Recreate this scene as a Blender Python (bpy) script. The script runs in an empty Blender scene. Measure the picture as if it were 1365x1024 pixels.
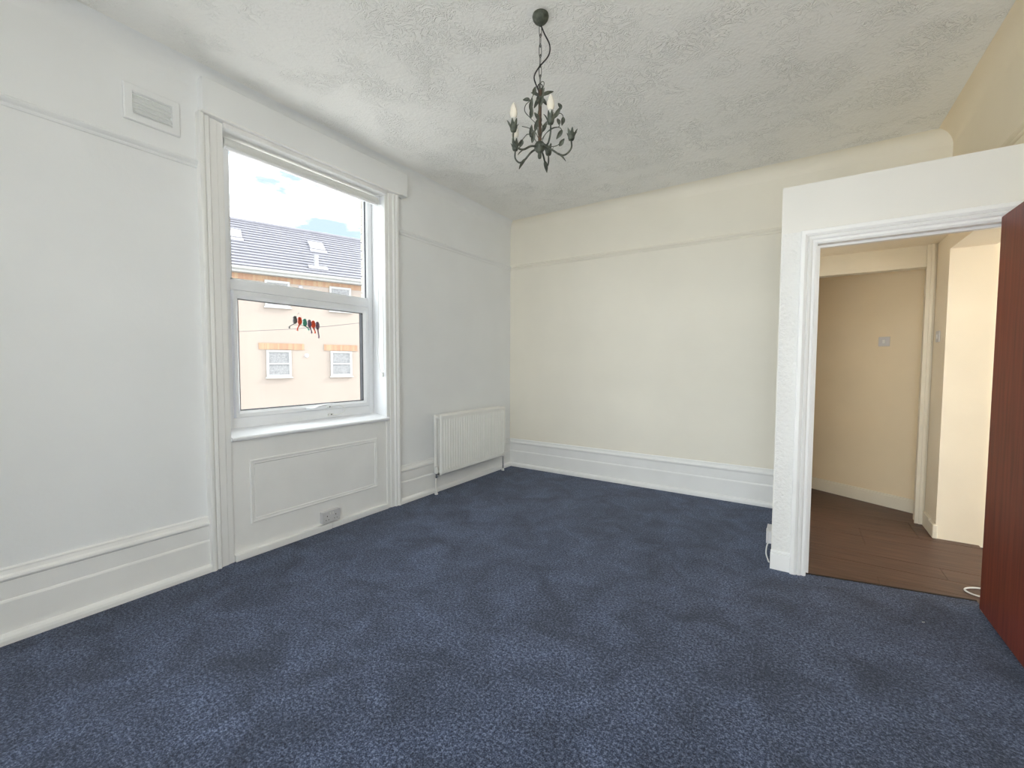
import bpy, bmesh, math, random
from mathutils import Vector, Matrix
from math import sin, cos, pi, radians

random.seed(7)
scene = bpy.context.scene
COL = scene.collection

# ------------------------------------------------------------------ camera
CAM = Vector((3.0321, -4.5210, 1.300))
YAW, PITCH, ROLL, FPX = 0.58626, -0.04866, 0.00339, 572.09
_f = Vector((-sin(YAW)*cos(PITCH), cos(YAW)*cos(PITCH), sin(PITCH)))
_r = Vector((cos(YAW), sin(YAW), 0))
_u = _r.cross(_f)
_r2 = cos(ROLL)*_r + sin(ROLL)*_u
_u2 = -sin(ROLL)*_r + cos(ROLL)*_u
cam_data = bpy.data.cameras.new('camera')
cam_data.sensor_fit = 'HORIZONTAL'
cam_data.sensor_width = 36.0
cam_data.lens = FPX/1365*36.0
cam_data.clip_start = 0.02
cam_data.clip_end = 500
cam = bpy.data.objects.new('camera', cam_data)
COL.objects.link(cam)
m = Matrix((_r2, _u2, -_f)).transposed().to_4x4()
m.translation = CAM
cam.matrix_world = m
scene.camera = cam

# ------------------------------------------------------------------ world: bright broken cloud
SKY_STRENGTH = 3.2
world = bpy.data.worlds.new('sky')
scene.world = world
world.use_nodes = True
wn, wl = world.node_tree.nodes, world.node_tree.links
wn.clear()
w_out = wn.new('ShaderNodeOutputWorld')
w_bg = wn.new('ShaderNodeBackground')
w_tc = wn.new('ShaderNodeTexCoord')
w_map = wn.new('ShaderNodeMapping')
w_map.inputs['Location'].default_value = (2.1, 1.9, 1.1)
w_map.inputs['Scale'].default_value = (1.6, 1.6, 5.0)
w_noise = wn.new('ShaderNodeTexNoise')
w_noise.inputs['Scale'].default_value = 1.7
w_noise.inputs['Detail'].default_value = 7
w_noise.inputs['Roughness'].default_value = 0.55
w_ramp = wn.new('ShaderNodeValToRGB')
w_ramp.color_ramp.elements[0].position = 0.38
w_ramp.color_ramp.elements[0].color = (0.085, 0.106, 0.121, 1)
w_ramp.color_ramp.elements[1].position = 0.61
w_ramp.color_ramp.elements[1].color = (0.945, 0.975, 1.0, 1)
wl.new(w_tc.outputs['Generated'], w_map.inputs['Vector'])
wl.new(w_map.outputs['Vector'], w_noise.inputs['Vector'])
wl.new(w_noise.outputs['Fac'], w_ramp.inputs['Fac'])
wl.new(w_ramp.outputs['Color'], w_bg.inputs['Color'])
w_bg.inputs['Strength'].default_value = SKY_STRENGTH
wl.new(w_bg.outputs['Background'], w_out.inputs['Surface'])

# ------------------------------------------------------------------ sun (high, behind the house: reaches the facade across the yard)
sun_data = bpy.data.lights.new('sun', 'SUN')
sun_data.energy = 2.0
sun_data.angle = radians(6)
sun_data.color = (1.0, 0.93, 0.82)
sun = bpy.data.objects.new('sun', sun_data)
COL.objects.link(sun)
SUN_DIR = Vector((0.52, 0.70, 0.50)).normalized()
sun.rotation_euler = SUN_DIR.to_track_quat('Z', 'Y').to_euler()

# daylight sampling portals in the seen and the added window openings (they give off no light themselves)
def portal(loc, direction, sx, sy):
    d = bpy.data.lights.new('window_portal', 'AREA')
    d.shape = 'RECTANGLE'; d.size = sx; d.size_y = sy
    d.cycles.is_portal = True
    o = bpy.data.objects.new('window_portal', d)
    COL.objects.link(o)
    o.location = loc
    o.rotation_euler = Vector(direction).to_track_quat('-Z', 'Z').to_euler()
    o['kind'] = 'helper'

scene.view_settings.view_transform = 'Standard'
scene.view_settings.look = 'None'
scene.view_settings.exposure = 1.54
scene.view_settings.gamma = 1.0
scene.view_settings.use_curve_mapping = False
scene.cycles.diffuse_bounces = 8
scene.cycles.max_bounces = 14
scene.cycles.transparent_max_bounces = 12
scene.cycles.sample_clamp_indirect = 6.0

# ================================================================== helpers
MATS = {}
def nodes_of(name):
    mt = bpy.data.materials.new(name)
    mt.use_nodes = True
    n, l = mt.node_tree.nodes, mt.node_tree.links
    return mt, n, l, n['Principled BSDF']

def mat(name, col, rough=0.5, metal=0.0, var=0.0, vscale=8.0, bump=0.0, bscale=60.0, bdetail=4.0,
        spec=0.5, stretch=None, col2=None, bdist=0.01):
    """principled surface with procedural colour variation and fine relief"""
    mt, n, l, b = nodes_of(name)
    b.inputs['Roughness'].default_value = rough
    b.inputs['Metallic'].default_value = metal
    b.inputs['Specular IOR Level'].default_value = spec
    tc = n.new('ShaderNodeTexCoord')
    mp = n.new('ShaderNodeMapping')
    if stretch: mp.inputs['Scale'].default_value = stretch
    l.new(tc.outputs['Object'], mp.inputs['Vector'])
    nz = n.new('ShaderNodeTexNoise')
    nz.inputs['Scale'].default_value = vscale
    nz.inputs['Detail'].default_value = 5
    l.new(mp.outputs['Vector'], nz.inputs['Vector'])
    rp = n.new('ShaderNodeValToRGB')
    c2 = col2 or tuple(min(1, c*(1+var)) for c in col)
    c1 = col if col2 else tuple(max(0, c*(1-var)) for c in col)
    rp.color_ramp.elements[0].position = 0.3
    rp.color_ramp.elements[1].position = 0.7
    rp.color_ramp.elements[0].color = (*c1, 1)
    rp.color_ramp.elements[1].color = (*c2, 1)
    l.new(nz.outputs['Fac'], rp.inputs['Fac'])
    l.new(rp.outputs['Color'], b.inputs['Base Color'])
    if bump > 0:
        nb = n.new('ShaderNodeTexNoise')
        nb.inputs['Scale'].default_value = bscale
        nb.inputs['Detail'].default_value = bdetail
        l.new(mp.outputs['Vector'], nb.inputs['Vector'])
        bp = n.new('ShaderNodeBump')
        bp.inputs['Strength'].default_value = bump
        bp.inputs['Distance'].default_value = bdist
        l.new(nb.outputs['Fac'], bp.inputs['Height'])
        l.new(bp.outputs['Normal'], b.inputs['Normal'])
    MATS[name] = mt
    return mt

def glass_mat(name, tint=(0.97, 0.985, 0.985), gloss=0.02):
    mt, n, l, b = nodes_of(name)
    out = n['Material Output']
    n.remove(b)
    tr = n.new('ShaderNodeBsdfTransparent'); tr.inputs['Color'].default_value = (*tint, 1)
    gl = n.new('ShaderNodeBsdfGlossy'); gl.inputs['Roughness'].default_value = 0.02
    mx = n.new('ShaderNodeMixShader'); mx.inputs['Fac'].default_value = gloss
    l.new(tr.outputs[0], mx.inputs[1]); l.new(gl.outputs[0], mx.inputs[2])
    l.new(mx.outputs[0], out.inputs['Surface'])
    MATS[name] = mt
    return mt

class MB:
    """collects boxes, extrusions, tubes and lathes; build() links them as one mesh object"""
    def __init__(self): self.bm = bmesh.new()
    def box(self, x0, x1, y0, y1, z0, z1):
        vs = [self.bm.verts.new((x, y, z)) for x in (x0, x1) for y in (y0, y1) for z in (z0, z1)]
        for f in ((0,1,3,2),(4,6,7,5),(0,4,5,1),(2,3,7,6),(0,2,6,4),(1,5,7,3)):
            self.bm.faces.new([vs[i] for i in f])
        return self
    def rbox(self, x0, x1, y0, y1, z0, z1, r=0.004, seg=2):
        t = bmesh.new()
        vs = [t.verts.new((x, y, z)) for x in (x0, x1) for y in (y0, y1) for z in (z0, z1)]
        for f in ((0,1,3,2),(4,6,7,5),(0,4,5,1),(2,3,7,6),(0,2,6,4),(1,5,7,3)):
            t.faces.new([vs[i] for i in f])
        bmesh.ops.recalc_face_normals(t, faces=t.faces)
        bmesh.ops.bevel(t, geom=list(t.edges), offset=r, segments=seg, affect='EDGES', profile=0.5)
        me = bpy.data.meshes.new('tmp'); t.to_mesh(me); t.free()
        self.bm.from_mesh(me); bpy.data.meshes.remove(me)
        return self
    def extrude(self, prof, a, b, mapf):
        """closed profile [(p,q)] swept from parameter a to b; mapf(p,q,t) -> xyz"""
        r0 = [self.bm.verts.new(mapf(p, q, a)) for p, q in prof]
        r1 = [self.bm.verts.new(mapf(p, q, b)) for p, q in prof]
        k = len(prof)
        for i in range(k):
            j = (i+1) % k
            self.bm.faces.new((r0[i], r0[j], r1[j], r1[i]))
        self.bm.faces.new(r0); self.bm.faces.new(r1[::-1])
        return self
    def frame(self, prof, rect, mapf):
        """mitred picture-frame moulding: prof [(inset, proud)] round rect (u0,u1,v0,v1); mapf(u,v,proud)"""
        u0, u1, v0, v1 = rect
        rings = []
        for ins, h in prof:
            rings.append([self.bm.verts.new(mapf(u, v, h)) for u, v in
                          ((u0+ins, v0+ins), (u1-ins, v0+ins), (u1-ins, v1-ins), (u0+ins, v1-ins))])
        k = len(rings)
        for i in range(k):
            A, B = rings[i], rings[(i+1) % k]
            for c in range(4):
                d = (c+1) % 4
                self.bm.faces.new((A[c], A[d], B[d], B[c]))
        return self
    def poly(self, pts, z0, z1):
        a = [self.bm.verts.new((x, y, z0)) for x, y in pts]
        b = [self.bm.verts.new((x, y, z1)) for x, y in pts]
        k = len(pts)
        for i in range(k):
            j = (i+1) % k
            self.bm.faces.new((a[i], a[j], b[j], b[i]))
        self.bm.faces.new(a[::-1]); self.bm.faces.new(b)
        return self
    def tube(self, pts, rad, seg=8, closed=False):
        pts = [Vector(q) for q in pts]
        n = len(pts)
        rads = rad if isinstance(rad, (list, tuple)) else [rad]*n
        rings, prev = [], None
        for i, q in enumerate(pts):
            if closed: t = pts[(i+1) % n] - pts[i-1]
            else: t = pts[min(i+1, n-1)] - pts[max(i-1, 0)]
            t.normalize()
            if prev is None:
                up = Vector((0, 0, 1)) if abs(t.z) < 0.9 else Vector((1, 0, 0))
                nrm = t.cross(up).normalized()
            else:
                nrm = (prev - t*prev.dot(t)).normalized()
            prev = nrm
            bn = t.cross(nrm)
            rings.append([self.bm.verts.new(q + (nrm*cos(2*pi*k/seg) + bn*sin(2*pi*k/seg))*rads[i]) for k in range(seg)])
        rng = range(n) if closed else range(n-1)
        for i in rng:
            A, B = rings[i], rings[(i+1) % n]
            for k in range(seg):
                self.bm.faces.new((A[k], A[(k+1) % seg], B[(k+1) % seg], B[k]))
        if not closed:
            self.bm.faces.new(rings[0][::-1]); self.bm.faces.new(rings[-1])
        return self
    def lathe(self, prof, origin=(0, 0, 0), axis='z', seg=24):
        """prof [(radius, height)]"""
        o = Vector(origin)
        rings = []
        for r, h in prof:
            ring = []
            for k in range(seg):
                a = 2*pi*k/seg
                v = (r*cos(a), r*sin(a), h)
                if axis == 'x': v = (h, r*cos(a), r*sin(a))
                if axis == 'y': v = (r*cos(a), h, r*sin(a))
                ring.append(self.bm.verts.new(o + Vector(v)))
            rings.append(ring)
        for A, B in zip(rings, rings[1:]):
            for k in range(seg):
                self.bm.faces.new((A[k], A[(k+1) % seg], B[(k+1) % seg], B[k]))
        self.bm.faces.new(rings[0][::-1]); self.bm.faces.new(rings[-1])
        return self
    def mesh(self, name, material, smooth=False):
        bmesh.ops.remove_doubles(self.bm, verts=self.bm.verts, dist=1e-6)
        bmesh.ops.recalc_face_normals(self.bm, faces=self.bm.faces)
        me = bpy.data.meshes.new(name)
        self.bm.to_mesh(me); self.bm.free()
        me.materials.append(material)
        if smooth:
            for p in me.polygons: p.use_smooth = True
            me.set_sharp_from_angle(angle=radians(38))
        return me
    def build(self, name, material, parent=None, smooth=False):
        o = bpy.data.objects.new(name, self.mesh(name, material, smooth))
        COL.objects.link(o)
        if parent is not None: o.parent = parent
        return o

def tag(o, label, cat=None, group=None, kind=None):
    o['label'] = label
    if cat: o['category'] = cat
    if group: o['group'] = group
    if kind: o['kind'] = kind
    return o
def struct(o, label, cat): return tag(o, label, cat, kind='structure')
def empty(name, loc=(0, 0, 0), rz=0.0):
    o = bpy.data.objects.new(name, None)
    o.empty_display_size = 0.1
    COL.objects.link(o)
    o.location = loc
    o.rotation_euler = (0, 0, rz)
    return o
def inst(name, mesh, parent, loc=(0, 0, 0), rot=(0, 0, 0)):
    o = bpy.data.objects.new(name, mesh)
    COL.objects.link(o)
    o.parent = parent; o.location = loc; o.rotation_euler = rot
    return o
def spline(pts, n=24):
    """Catmull-Rom through pts"""
    P = [Vector(q) for q in pts]
    P = [P[0]*2-P[1]] + P + [P[-1]*2-P[-2]]
    out = []
    segs = len(P)-3
    per = max(2, n//segs)
    for i in range(segs):
        a, b, c, d = P[i:i+4]
        for k in range(per):
            t = k/per
            out.append(0.5*((2*b)+(c-a)*t+(2*a-5*b+4*c-d)*t*t+(3*b-a-3*c+d)*t**3))
    out.append(P[-2])
    return out

# ================================================================== materials
M_WALL = mat('wall_paint', (0.89, 0.88, 0.855), 0.75, var=0.02, vscale=2.0, bump=0.12, bscale=45, bdist=0.004)
M_WALLL = mat('white_paint_flare_tint', (0.855, 0.865, 0.87), 0.75, var=0.02, vscale=2.0, bump=0.12, bscale=45, bdist=0.004)  # white wall paint with the lens flare's blue cast mixed into its colour
M_WALLF = mat('cream_paint', (0.885, 0.84, 0.735), 0.75, var=0.02, vscale=2.0, bump=0.12, bscale=45, bdist=0.004)
M_WALLR = mat('magnolia_paint', (0.85, 0.745, 0.57), 0.75, var=0.02, vscale=2.0, bump=0.15, bscale=55, bdist=0.004)
M_HALL = mat('hall_cream_paint', (0.82, 0.70, 0.51), 0.7, var=0.03, vscale=2.5, bump=0.12, bscale=50, bdist=0.004)
M_HALLW = mat('hall_light_paint', (0.88, 0.80, 0.66), 0.6, var=0.03, vscale=2.5, bump=0.1, bscale=50, bdist=0.004)
M_PART = mat('partition_paint', (0.80, 0.78, 0.735), 0.7, var=0.02, vscale=2.0, bump=0.15, bscale=50, bdist=0.004)
M_TRIM = mat('white_gloss_paint', (0.88, 0.875, 0.86), 0.42, var=0.02, vscale=5, bump=0.05, bscale=30, bdist=0.003)
M_HTRIM = mat('hall_gloss_paint', (0.80, 0.75, 0.63), 0.4, var=0.03, vscale=5, bump=0.06, bscale=30, bdist=0.003)
M_UPVC = mat('white_upvc', (0.86, 0.87, 0.89), 0.3, var=0.01, vscale=6)
M_PLASTIC = mat('white_plastic', (0.78, 0.78, 0.76), 0.35, var=0.01, vscale=20)
M_SOCKET = mat('grey_white_plastic', (0.62, 0.61, 0.62), 0.4, var=0.02, vscale=20)
M_RAD = mat('radiator_enamel', (0.88, 0.87, 0.84), 0.35, var=0.015, vscale=6)
M_CHROME = mat('chrome', (0.62, 0.62, 0.62), 0.25, metal=1.0, var=0.05, vscale=30)
M_DARK = mat('dark_slot', (0.03, 0.03, 0.03), 0.7, var=0.1, vscale=30)
M_RUBBER = mat('black_gasket', (0.03, 0.03, 0.035), 0.6, var=0.1, vscale=30)
M_FIN = mat('galvanised_fin', (0.45, 0.44, 0.41), 0.45, metal=0.3, var=0.1, vscale=20)
M_DOOR = mat('mahogany_door', (0.115, 0.020, 0.010), 0.42, spec=0.35, col2=(0.21, 0.040, 0.020), vscale=3.0, stretch=(14, 14, 0.9), bump=0.05, bscale=18, bdist=0.002)
M_LEAF = mat('verdigris_metal', (0.032, 0.038, 0.028), 0.5, metal=0.2, col2=(0.110, 0.120, 0.092), vscale=55)
M_STEM = mat('rusted_stem', (0.055, 0.032, 0.020), 0.55, metal=0.2, col2=(0.13, 0.075, 0.045), vscale=70)
M_CHAIN = mat('dark_chain', (0.04, 0.042, 0.036), 0.45, metal=0.5, var=0.3, vscale=60)
M_CORD = mat('black_flex', (0.012, 0.011, 0.010), 0.5, var=0.2, vscale=60)
M_HOLDER = mat('bulb_collar', (0.55, 0.55, 0.52), 0.35, metal=0.4, var=0.05, vscale=40)
M_GLASS = glass_mat('window_glass')
M_CLEAR = glass_mat('shaft_glass', (0.9, 0.92, 0.92), 0.12)

# frosted candle bulb
mt, n, l, b = nodes_of('bulb_glass')
b.inputs['Base Color'].default_value = (0.95, 0.90, 0.80, 1)
b.inputs['Roughness'].default_value = 0.18
b.inputs['Transmission Weight'].default_value = 0.45
b.inputs['IOR'].default_value = 1.25
M_BULB = mt

# stippled swirl plaster ceiling
mt, n, l, b = nodes_of('textured_plaster_ceiling')
b.inputs['Base Color'].default_value = (0.90, 0.89, 0.86, 1)
b.inputs['Roughness'].default_value = 0.85
b.inputs['Specular IOR Level'].default_value = 0.2
tc = n.new('ShaderNodeTexCoord')
wn1 = n.new('ShaderNodeTexNoise'); wn1.inputs['Scale'].default_value = 5.0; wn1.inputs['Detail'].default_value = 3
mixv = n.new('ShaderNodeMix'); mixv.data_type = 'VECTOR'; mixv.inputs['Factor'].default_value = 0.16
l.new(tc.outputs['Object'], wn1.inputs['Vector'])
l.new(tc.outputs['Object'], mixv.inputs['A']); l.new(wn1.outputs['Color'], mixv.inputs['B'])
v1 = n.new('ShaderNodeTexNoise'); v1.inputs['Scale'].default_value = 20; v1.inputs['Detail'].default_value = 3; v1.inputs['Roughness'].default_value = 0.6
v1.inputs['Distortion'].default_value = 1.4
l.new(mixv.outputs['Result'], v1.inputs['Vector'])
# ridged noise -> thin torn ridges
sub = n.new('ShaderNodeMath'); sub.operation = 'SUBTRACT'; sub.inputs[1].default_value = 0.5
ab = n.new('ShaderNodeMath'); ab.operation = 'ABSOLUTE'
rr = n.new('ShaderNodeMapRange'); rr.inputs['From Min'].default_value = 0.0; rr.inputs['From Max'].default_value = 0.07
rr.inputs['To Min'].default_value = 1.0; rr.inputs['To Max'].default_value = 0.0
l.new(v1.outputs['Fac'], sub.inputs[0]); l.new(sub.outputs[0], ab.inputs[0]); l.new(ab.outputs[0], rr.inputs['Value'])
# patches where the ridges are strong
pn = n.new('ShaderNodeTexNoise'); pn.inputs['Scale'].default_value = 4.2; pn.inputs['Detail'].default_value = 3
l.new(tc.outputs['Object'], pn.inputs['Vector'])
pr = n.new('ShaderNodeMapRange'); pr.inputs['From Min'].default_value = 0.42; pr.inputs['From Max'].default_value = 0.62
l.new(pn.outputs['Fac'], pr.inputs['Value'])
mul = n.new('ShaderNodeMath'); mul.operation = 'MULTIPLY'
l.new(rr.outputs['Result'], mul.inputs[0]); l.new(pr.outputs['Result'], mul.inputs[1])
fn = n.new('ShaderNodeTexNoise'); fn.inputs['Scale'].default_value = 55; fn.inputs['Detail'].default_value = 4
l.new(tc.outputs['Object'], fn.inputs['Vector'])
mad = n.new('ShaderNodeMath'); mad.operation = 'MULTIPLY_ADD'; mad.inputs[1].default_value = 0.55
l.new(fn.outputs['Fac'], mad.inputs[0]); l.new(mul.outputs[0], mad.inputs[2])
bp = n.new('ShaderNodeBump'); bp.inputs['Strength'].default_value = 0.56; bp.inputs['Distance'].default_value = 0.012
l.new(mad.outputs[0], bp.inputs['Height']); l.new(bp.outputs['Normal'], b.inputs['Normal'])
M_CEIL = mt

# cut-pile carpet
mt, n, l, b = nodes_of('navy_carpet')
b.inputs['Roughness'].default_value = 0.95
b.inputs['Specular IOR Level'].default_value = 0.1
b.inputs['Sheen Weight'].default_value = 0.25
b.inputs['Sheen Roughness'].default_value = 0.5
b.inputs['Sheen Tint'].default_value = (0.7, 0.75, 0.9, 1)
tc = n.new('ShaderNodeTexCoord')
f1 = n.new('ShaderNodeTexNoise'); f1.inputs['Scale'].default_value = 175; f1.inputs['Detail'].default_value = 3; f1.inputs['Roughness'].default_value = 0.85
f2 = n.new('ShaderNodeTexNoise'); f2.inputs['Scale'].default_value = 4.2; f2.inputs['Detail'].default_value = 5; f2.inputs['Roughness'].default_value = 0.62; f2.inputs['Distortion'].default_value = 0.7
l.new(tc.outputs['Object'], f1.inputs['Vector']); l.new(tc.outputs['Object'], f2.inputs['Vector'])
r1 = n.new('ShaderNodeValToRGB')
r1.color_ramp.elements[0].position = 0.40; r1.color_ramp.elements[0].color = (0.003, 0.005, 0.014, 1)
r1.color_ramp.elements[1].position = 0.62; r1.color_ramp.elements[1].color = (0.175, 0.205, 0.290, 1)
e = r1.color_ramp.elements.new(0.5); e.color = (0.036, 0.050, 0.092, 1)
f3 = n.new('ShaderNodeTexNoise'); f3.inputs['Scale'].default_value = 85; f3.inputs['Detail'].default_value = 2; f3.inputs['Roughness'].default_value = 0.8
l.new(tc.outputs['Object'], f3.inputs['Vector'])
av = n.new('ShaderNodeMix'); av.data_type = 'FLOAT'; av.inputs['Factor'].default_value = 0.5
l.new(f1.outputs['Fac'], av.inputs['A']); l.new(f3.outputs['Fac'], av.inputs['B'])
l.new(av.outputs['Result'], r1.inputs['Fac'])
r2 = n.new('ShaderNodeMapRange'); r2.inputs['From Min'].default_value = 0.3; r2.inputs['From Max'].default_value = 0.7
r2.inputs['To Min'].default_value = 0.55; r2.inputs['To Max'].default_value = 1.55
l.new(f2.outputs['Fac'], r2.inputs['Value'])
mx = n.new('ShaderNodeMix'); mx.data_type = 'RGBA'; mx.blend_type = 'MULTIPLY'; mx.inputs['Factor'].default_value = 1.0
l.new(r1.outputs['Color'], mx.inputs['A']); l.new(r2.outputs['Result'], mx.inputs['B'])
l.new(mx.outputs['Result'], b.inputs['Base Color'])
bp = n.new('ShaderNodeBump'); bp.inputs['Strength'].default_value = 0.7; bp.inputs['Distance'].default_value = 0.006
l.new(f1.outputs['Fac'], bp.inputs['Height']); l.new(bp.outputs['Normal'], b.inputs['Normal'])
M_CARPET = mt

M_PLANK = mat('dark_laminate', (0.060, 0.031, 0.022), 0.45, col2=(0.135, 0.071, 0.049), vscale=5, stretch=(0.8, 11, 11), bump=0.08, bscale=22, bdist=0.002)
M_GAP = mat('floor_joint', (0.02, 0.013, 0.01), 0.8, var=0.2)
M_ANAG = mat('embossed_paper', (0.81, 0.80, 0.775), 0.6, var=0.02, vscale=4, bump=0.65, bscale=55, bdetail=2, bdist=0.012)
# exterior
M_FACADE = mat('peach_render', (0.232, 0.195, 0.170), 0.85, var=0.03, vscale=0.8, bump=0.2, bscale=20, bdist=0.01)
M_TILE = mat('grey_roof_tile', (0.140, 0.136, 0.156), 0.8, var=0.08, vscale=3)
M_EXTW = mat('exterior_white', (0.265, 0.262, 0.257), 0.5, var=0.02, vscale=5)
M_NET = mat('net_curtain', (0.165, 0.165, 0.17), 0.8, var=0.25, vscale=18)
M_SKYL = mat('skylight_glass', (0.30, 0.31, 0.34), 0.15, var=0.05, vscale=3)
M_LEAD = mat('lead_flashing', (0.26, 0.25, 0.265), 0.6, var=0.05, vscale=8)
M_GROUND = mat('street_ground', (0.68, 0.66, 0.63), 0.9, var=0.15, vscale=0.5)
M_PALEB = mat('pale_brick', (0.40, 0.375, 0.34), 0.85, var=0.15, vscale=9, bump=0.3, bscale=60, bdist=0.004)
M_MORT = mat('mortar', (0.48, 0.465, 0.44), 0.9, var=0.08, vscale=20)
M_CABLE = mat('overhead_cable', (0.10, 0.09, 0.09), 0.6, var=0.1)
# soldier brick lintel
mt, n, l, b = nodes_of('soldier_brick')
tc = n.new('ShaderNodeTexCoord'); mp = n.new('ShaderNodeMapping')
mp.inputs['Scale'].default_value = (9.0, 9.0, 0.01)
vz = n.new('ShaderNodeTexVoronoi'); vz.inputs['Scale'].default_value = 1.5
rp = n.new('ShaderNodeValToRGB')
rp.color_ramp.elements[0].color = (0.22, 0.122, 0.078, 1)
rp.color_ramp.elements[1].color = (0.255, 0.18, 0.112, 1)
sp = n.new('ShaderNodeSeparateColor')
l.new(tc.outputs['Object'], mp.inputs['Vector']); l.new(mp.outputs['Vector'], vz.inputs['Vector'])
l.new(vz.outputs['Color'], sp.inputs['Color']); l.new(sp.outputs[0], rp.inputs['Fac'])
l.new(rp.outputs['Color'], b.inputs['Base Color']); b.inputs['Roughness'].default_value = 0.85
M_SOLD = mt

# ================================================================== room shell
RX, NY, CZ = 3.945, -5.15, 3.03          # right wall, near wall, ceiling
BX, BY, BZ = 2.927, -1.370, 2.374        # partition corner, its face, its top
WL, WR, WB, WT = -3.240, -1.985, 0.845, 2.765   # window opening
T = 0.21

# floor: carpet with a tongue into the doorway
mb = MB()
mb.poly([(-0.0, NY), (RX, NY), (RX, BY+0.02), (3.893, BY+0.02), (3.893, -1.19), (3.112, -1.343), (3.11, BY+0.02),
         (BX+0.01, BY+0.02), (BX+0.01, 0), (0, 0)], -0.02, 0.0)
floor = struct(mb.build('floor', M_CARPET), 'dark navy cut-pile carpet covering the room floor', 'floor')

# ceiling slab and soft cove
mb = MB().box(-0.02, RX+0.02, NY-0.02, 0.02, CZ, CZ+0.12)
ceiling = struct(mb.build('ceiling', M_CEIL), 'white textured plaster ceiling with torn swirl relief', 'ceiling')
R = 0.10
arc = [(R-R*sin(a), CZ-R+R*cos(a)) for a in [pi/2*k/8 for k in range(9)]]   # (distance from wall, z) from ceiling to wall
cove_prof = [(0.0, CZ)] + arc
mb = MB()
mb.extrude(cove_prof, NY, 0, lambda p, q, t: (p, t, q))
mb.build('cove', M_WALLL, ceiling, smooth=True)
mb = MB().extrude(cove_prof, 0, RX, lambda p, q, t: (t, -p, q)); mb.build('cove', M_WALLF, ceiling, smooth=True)
mb = MB().extrude(cove_prof, NY, 0, lambda p, q, t: (RX-p, t, q)); mb.build('cove', M_WALLR, ceiling, smooth=True)

# window wall (an added, unseen narrower window brightens the room from behind the camera)
V0, V1, VB, VT = -5.08, -4.36, 0.45, 2.78
mb = MB()
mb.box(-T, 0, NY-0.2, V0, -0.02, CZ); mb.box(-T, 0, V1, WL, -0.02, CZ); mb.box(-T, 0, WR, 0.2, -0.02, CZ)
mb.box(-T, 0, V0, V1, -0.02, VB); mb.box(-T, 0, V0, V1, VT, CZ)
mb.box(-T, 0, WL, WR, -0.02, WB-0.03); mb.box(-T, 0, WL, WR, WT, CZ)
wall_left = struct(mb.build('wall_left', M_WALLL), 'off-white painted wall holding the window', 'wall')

# outer brick leaf of that wall, bricks laid one by one round the opening
OY0, OY1 = -3.30, -1.953
mb = MB()
mb.box(-0.342, -T, NY-0.2, V0, -0.5, 3.3); mb.box(-0.342, -T, V1, OY0-0.05, -0.5, 3.3); mb.box(-0.342, -T, V0, V1, -0.5, VB); mb.box(-0.342, -T, V0, V1, VT, 3.3); mb.box(-0.342, -T, OY1+0.006, 0.2, -0.5, 3.3)
mb.box(-0.342, -T, OY0-0.05, OY1+0.006, -0.5, WB-0.06); mb.box(-0.342, -T, OY0-0.05, OY1+0.006, 2.80, 3.3)
wall_out = struct(mb.build('wall_outside', M_MORT), 'pale brick outer face around the window opening', 'wall')
bk_l = MB().box(-0.07, 0.07, 0, 0.205, 0, 0.066).mesh('brick', M_PALEB)
bk_s = MB().box(-0.07, 0.07, 0, 0.098, 0, 0.066).mesh('brick', M_PALEB)
z, k = 0.80, 0
while z < 2.76:
    inst('brick', bk_l if k % 2 else bk_s, wall_out, (-0.285, OY1, z))
    if k % 2 == 0: inst('brick', bk_l, wall_out, (-0.285, OY1+0.108, z))
    z += 0.0765; k += 1

# far wall
mb = MB().box(-0.2, BX+0.1, 0, 0.15, -0.02, CZ)
mb.box(BX+0.1, RX+0.22, 0, 0.15, 2.28, CZ)
wall_far = struct(mb.build('wall_far', M_WALLF), 'cream painted end wall between the radiator corner and the partition', 'wall')
# right wall (opening behind the partition leads to a side room)
mb = MB()
mb.box(RX, RX+0.22, NY-0.2, -1.25, -0.02, CZ); mb.box(RX, RX+0.22, -1.25, 0.0, 2.30, CZ)
wall_right = struct(mb.build('wall_right', M_WALLR), 'magnolia painted side wall above the low partition', 'wall')
# near wall with a wide window added out of view to brighten the room
NX0, NX1, NZ0, NZ1 = 1.70, 3.85, 0.20, 2.92
mb = MB()
mb.box(0, NX0, NY-0.2, NY, -0.02, CZ); mb.box(NX1, RX, NY-0.2, NY, -0.02, CZ)
mb.box(NX0, NX1, NY-0.2, NY, -0.02, NZ0); mb.box(NX0, NX1, NY-0.2, NY, NZ1, CZ)
wall_near = struct(mb.build('wall_near', M_WALL), 'painted wall with the added wide three-light window', 'wall')
portal(((NX0+NX1)/2, NY-0.21, (NZ0+NZ1)/2), (0, 1, 0), NX1-NX0, NZ1-NZ0)
portal((-0.36, (V0+V1)/2, (VB+VT)/2), (1, 0, 0), V1-V0, VT-VB)
w4 = struct(empty('fill_window_4', (-0.18, (V0+V1)/2, VB)), 'added narrow white window, unseen, brightening the room from the vent end', 'window')
hw, hh = (V1-V0)/2, VT-VB
mb = MB()
for a, c in ((-hw, -hw+0.05), (hw-0.05, hw)): mb.box(-0.03, 0.03, a, c, 0, hh)
for a, c in ((0, 0.06), (hh*0.5-0.03, hh*0.5+0.03), (hh-0.06, hh)): mb.box(-0.028, 0.028, -hw+0.05, hw-0.05, a, c)
mb.build('frame', M_UPVC, w4)
for a, c in ((0.06, hh*0.5-0.03), (hh*0.5+0.03, hh-0.06)): MB().box(-0.003, 0.003, -hw+0.05, hw-0.05, a, c).build('pane', M_GLASS, w4)
portal((-0.36, (WL+WR)/2, (WB+WT)/2), (1, 0, 0), WR-WL, WT-WB)
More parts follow.
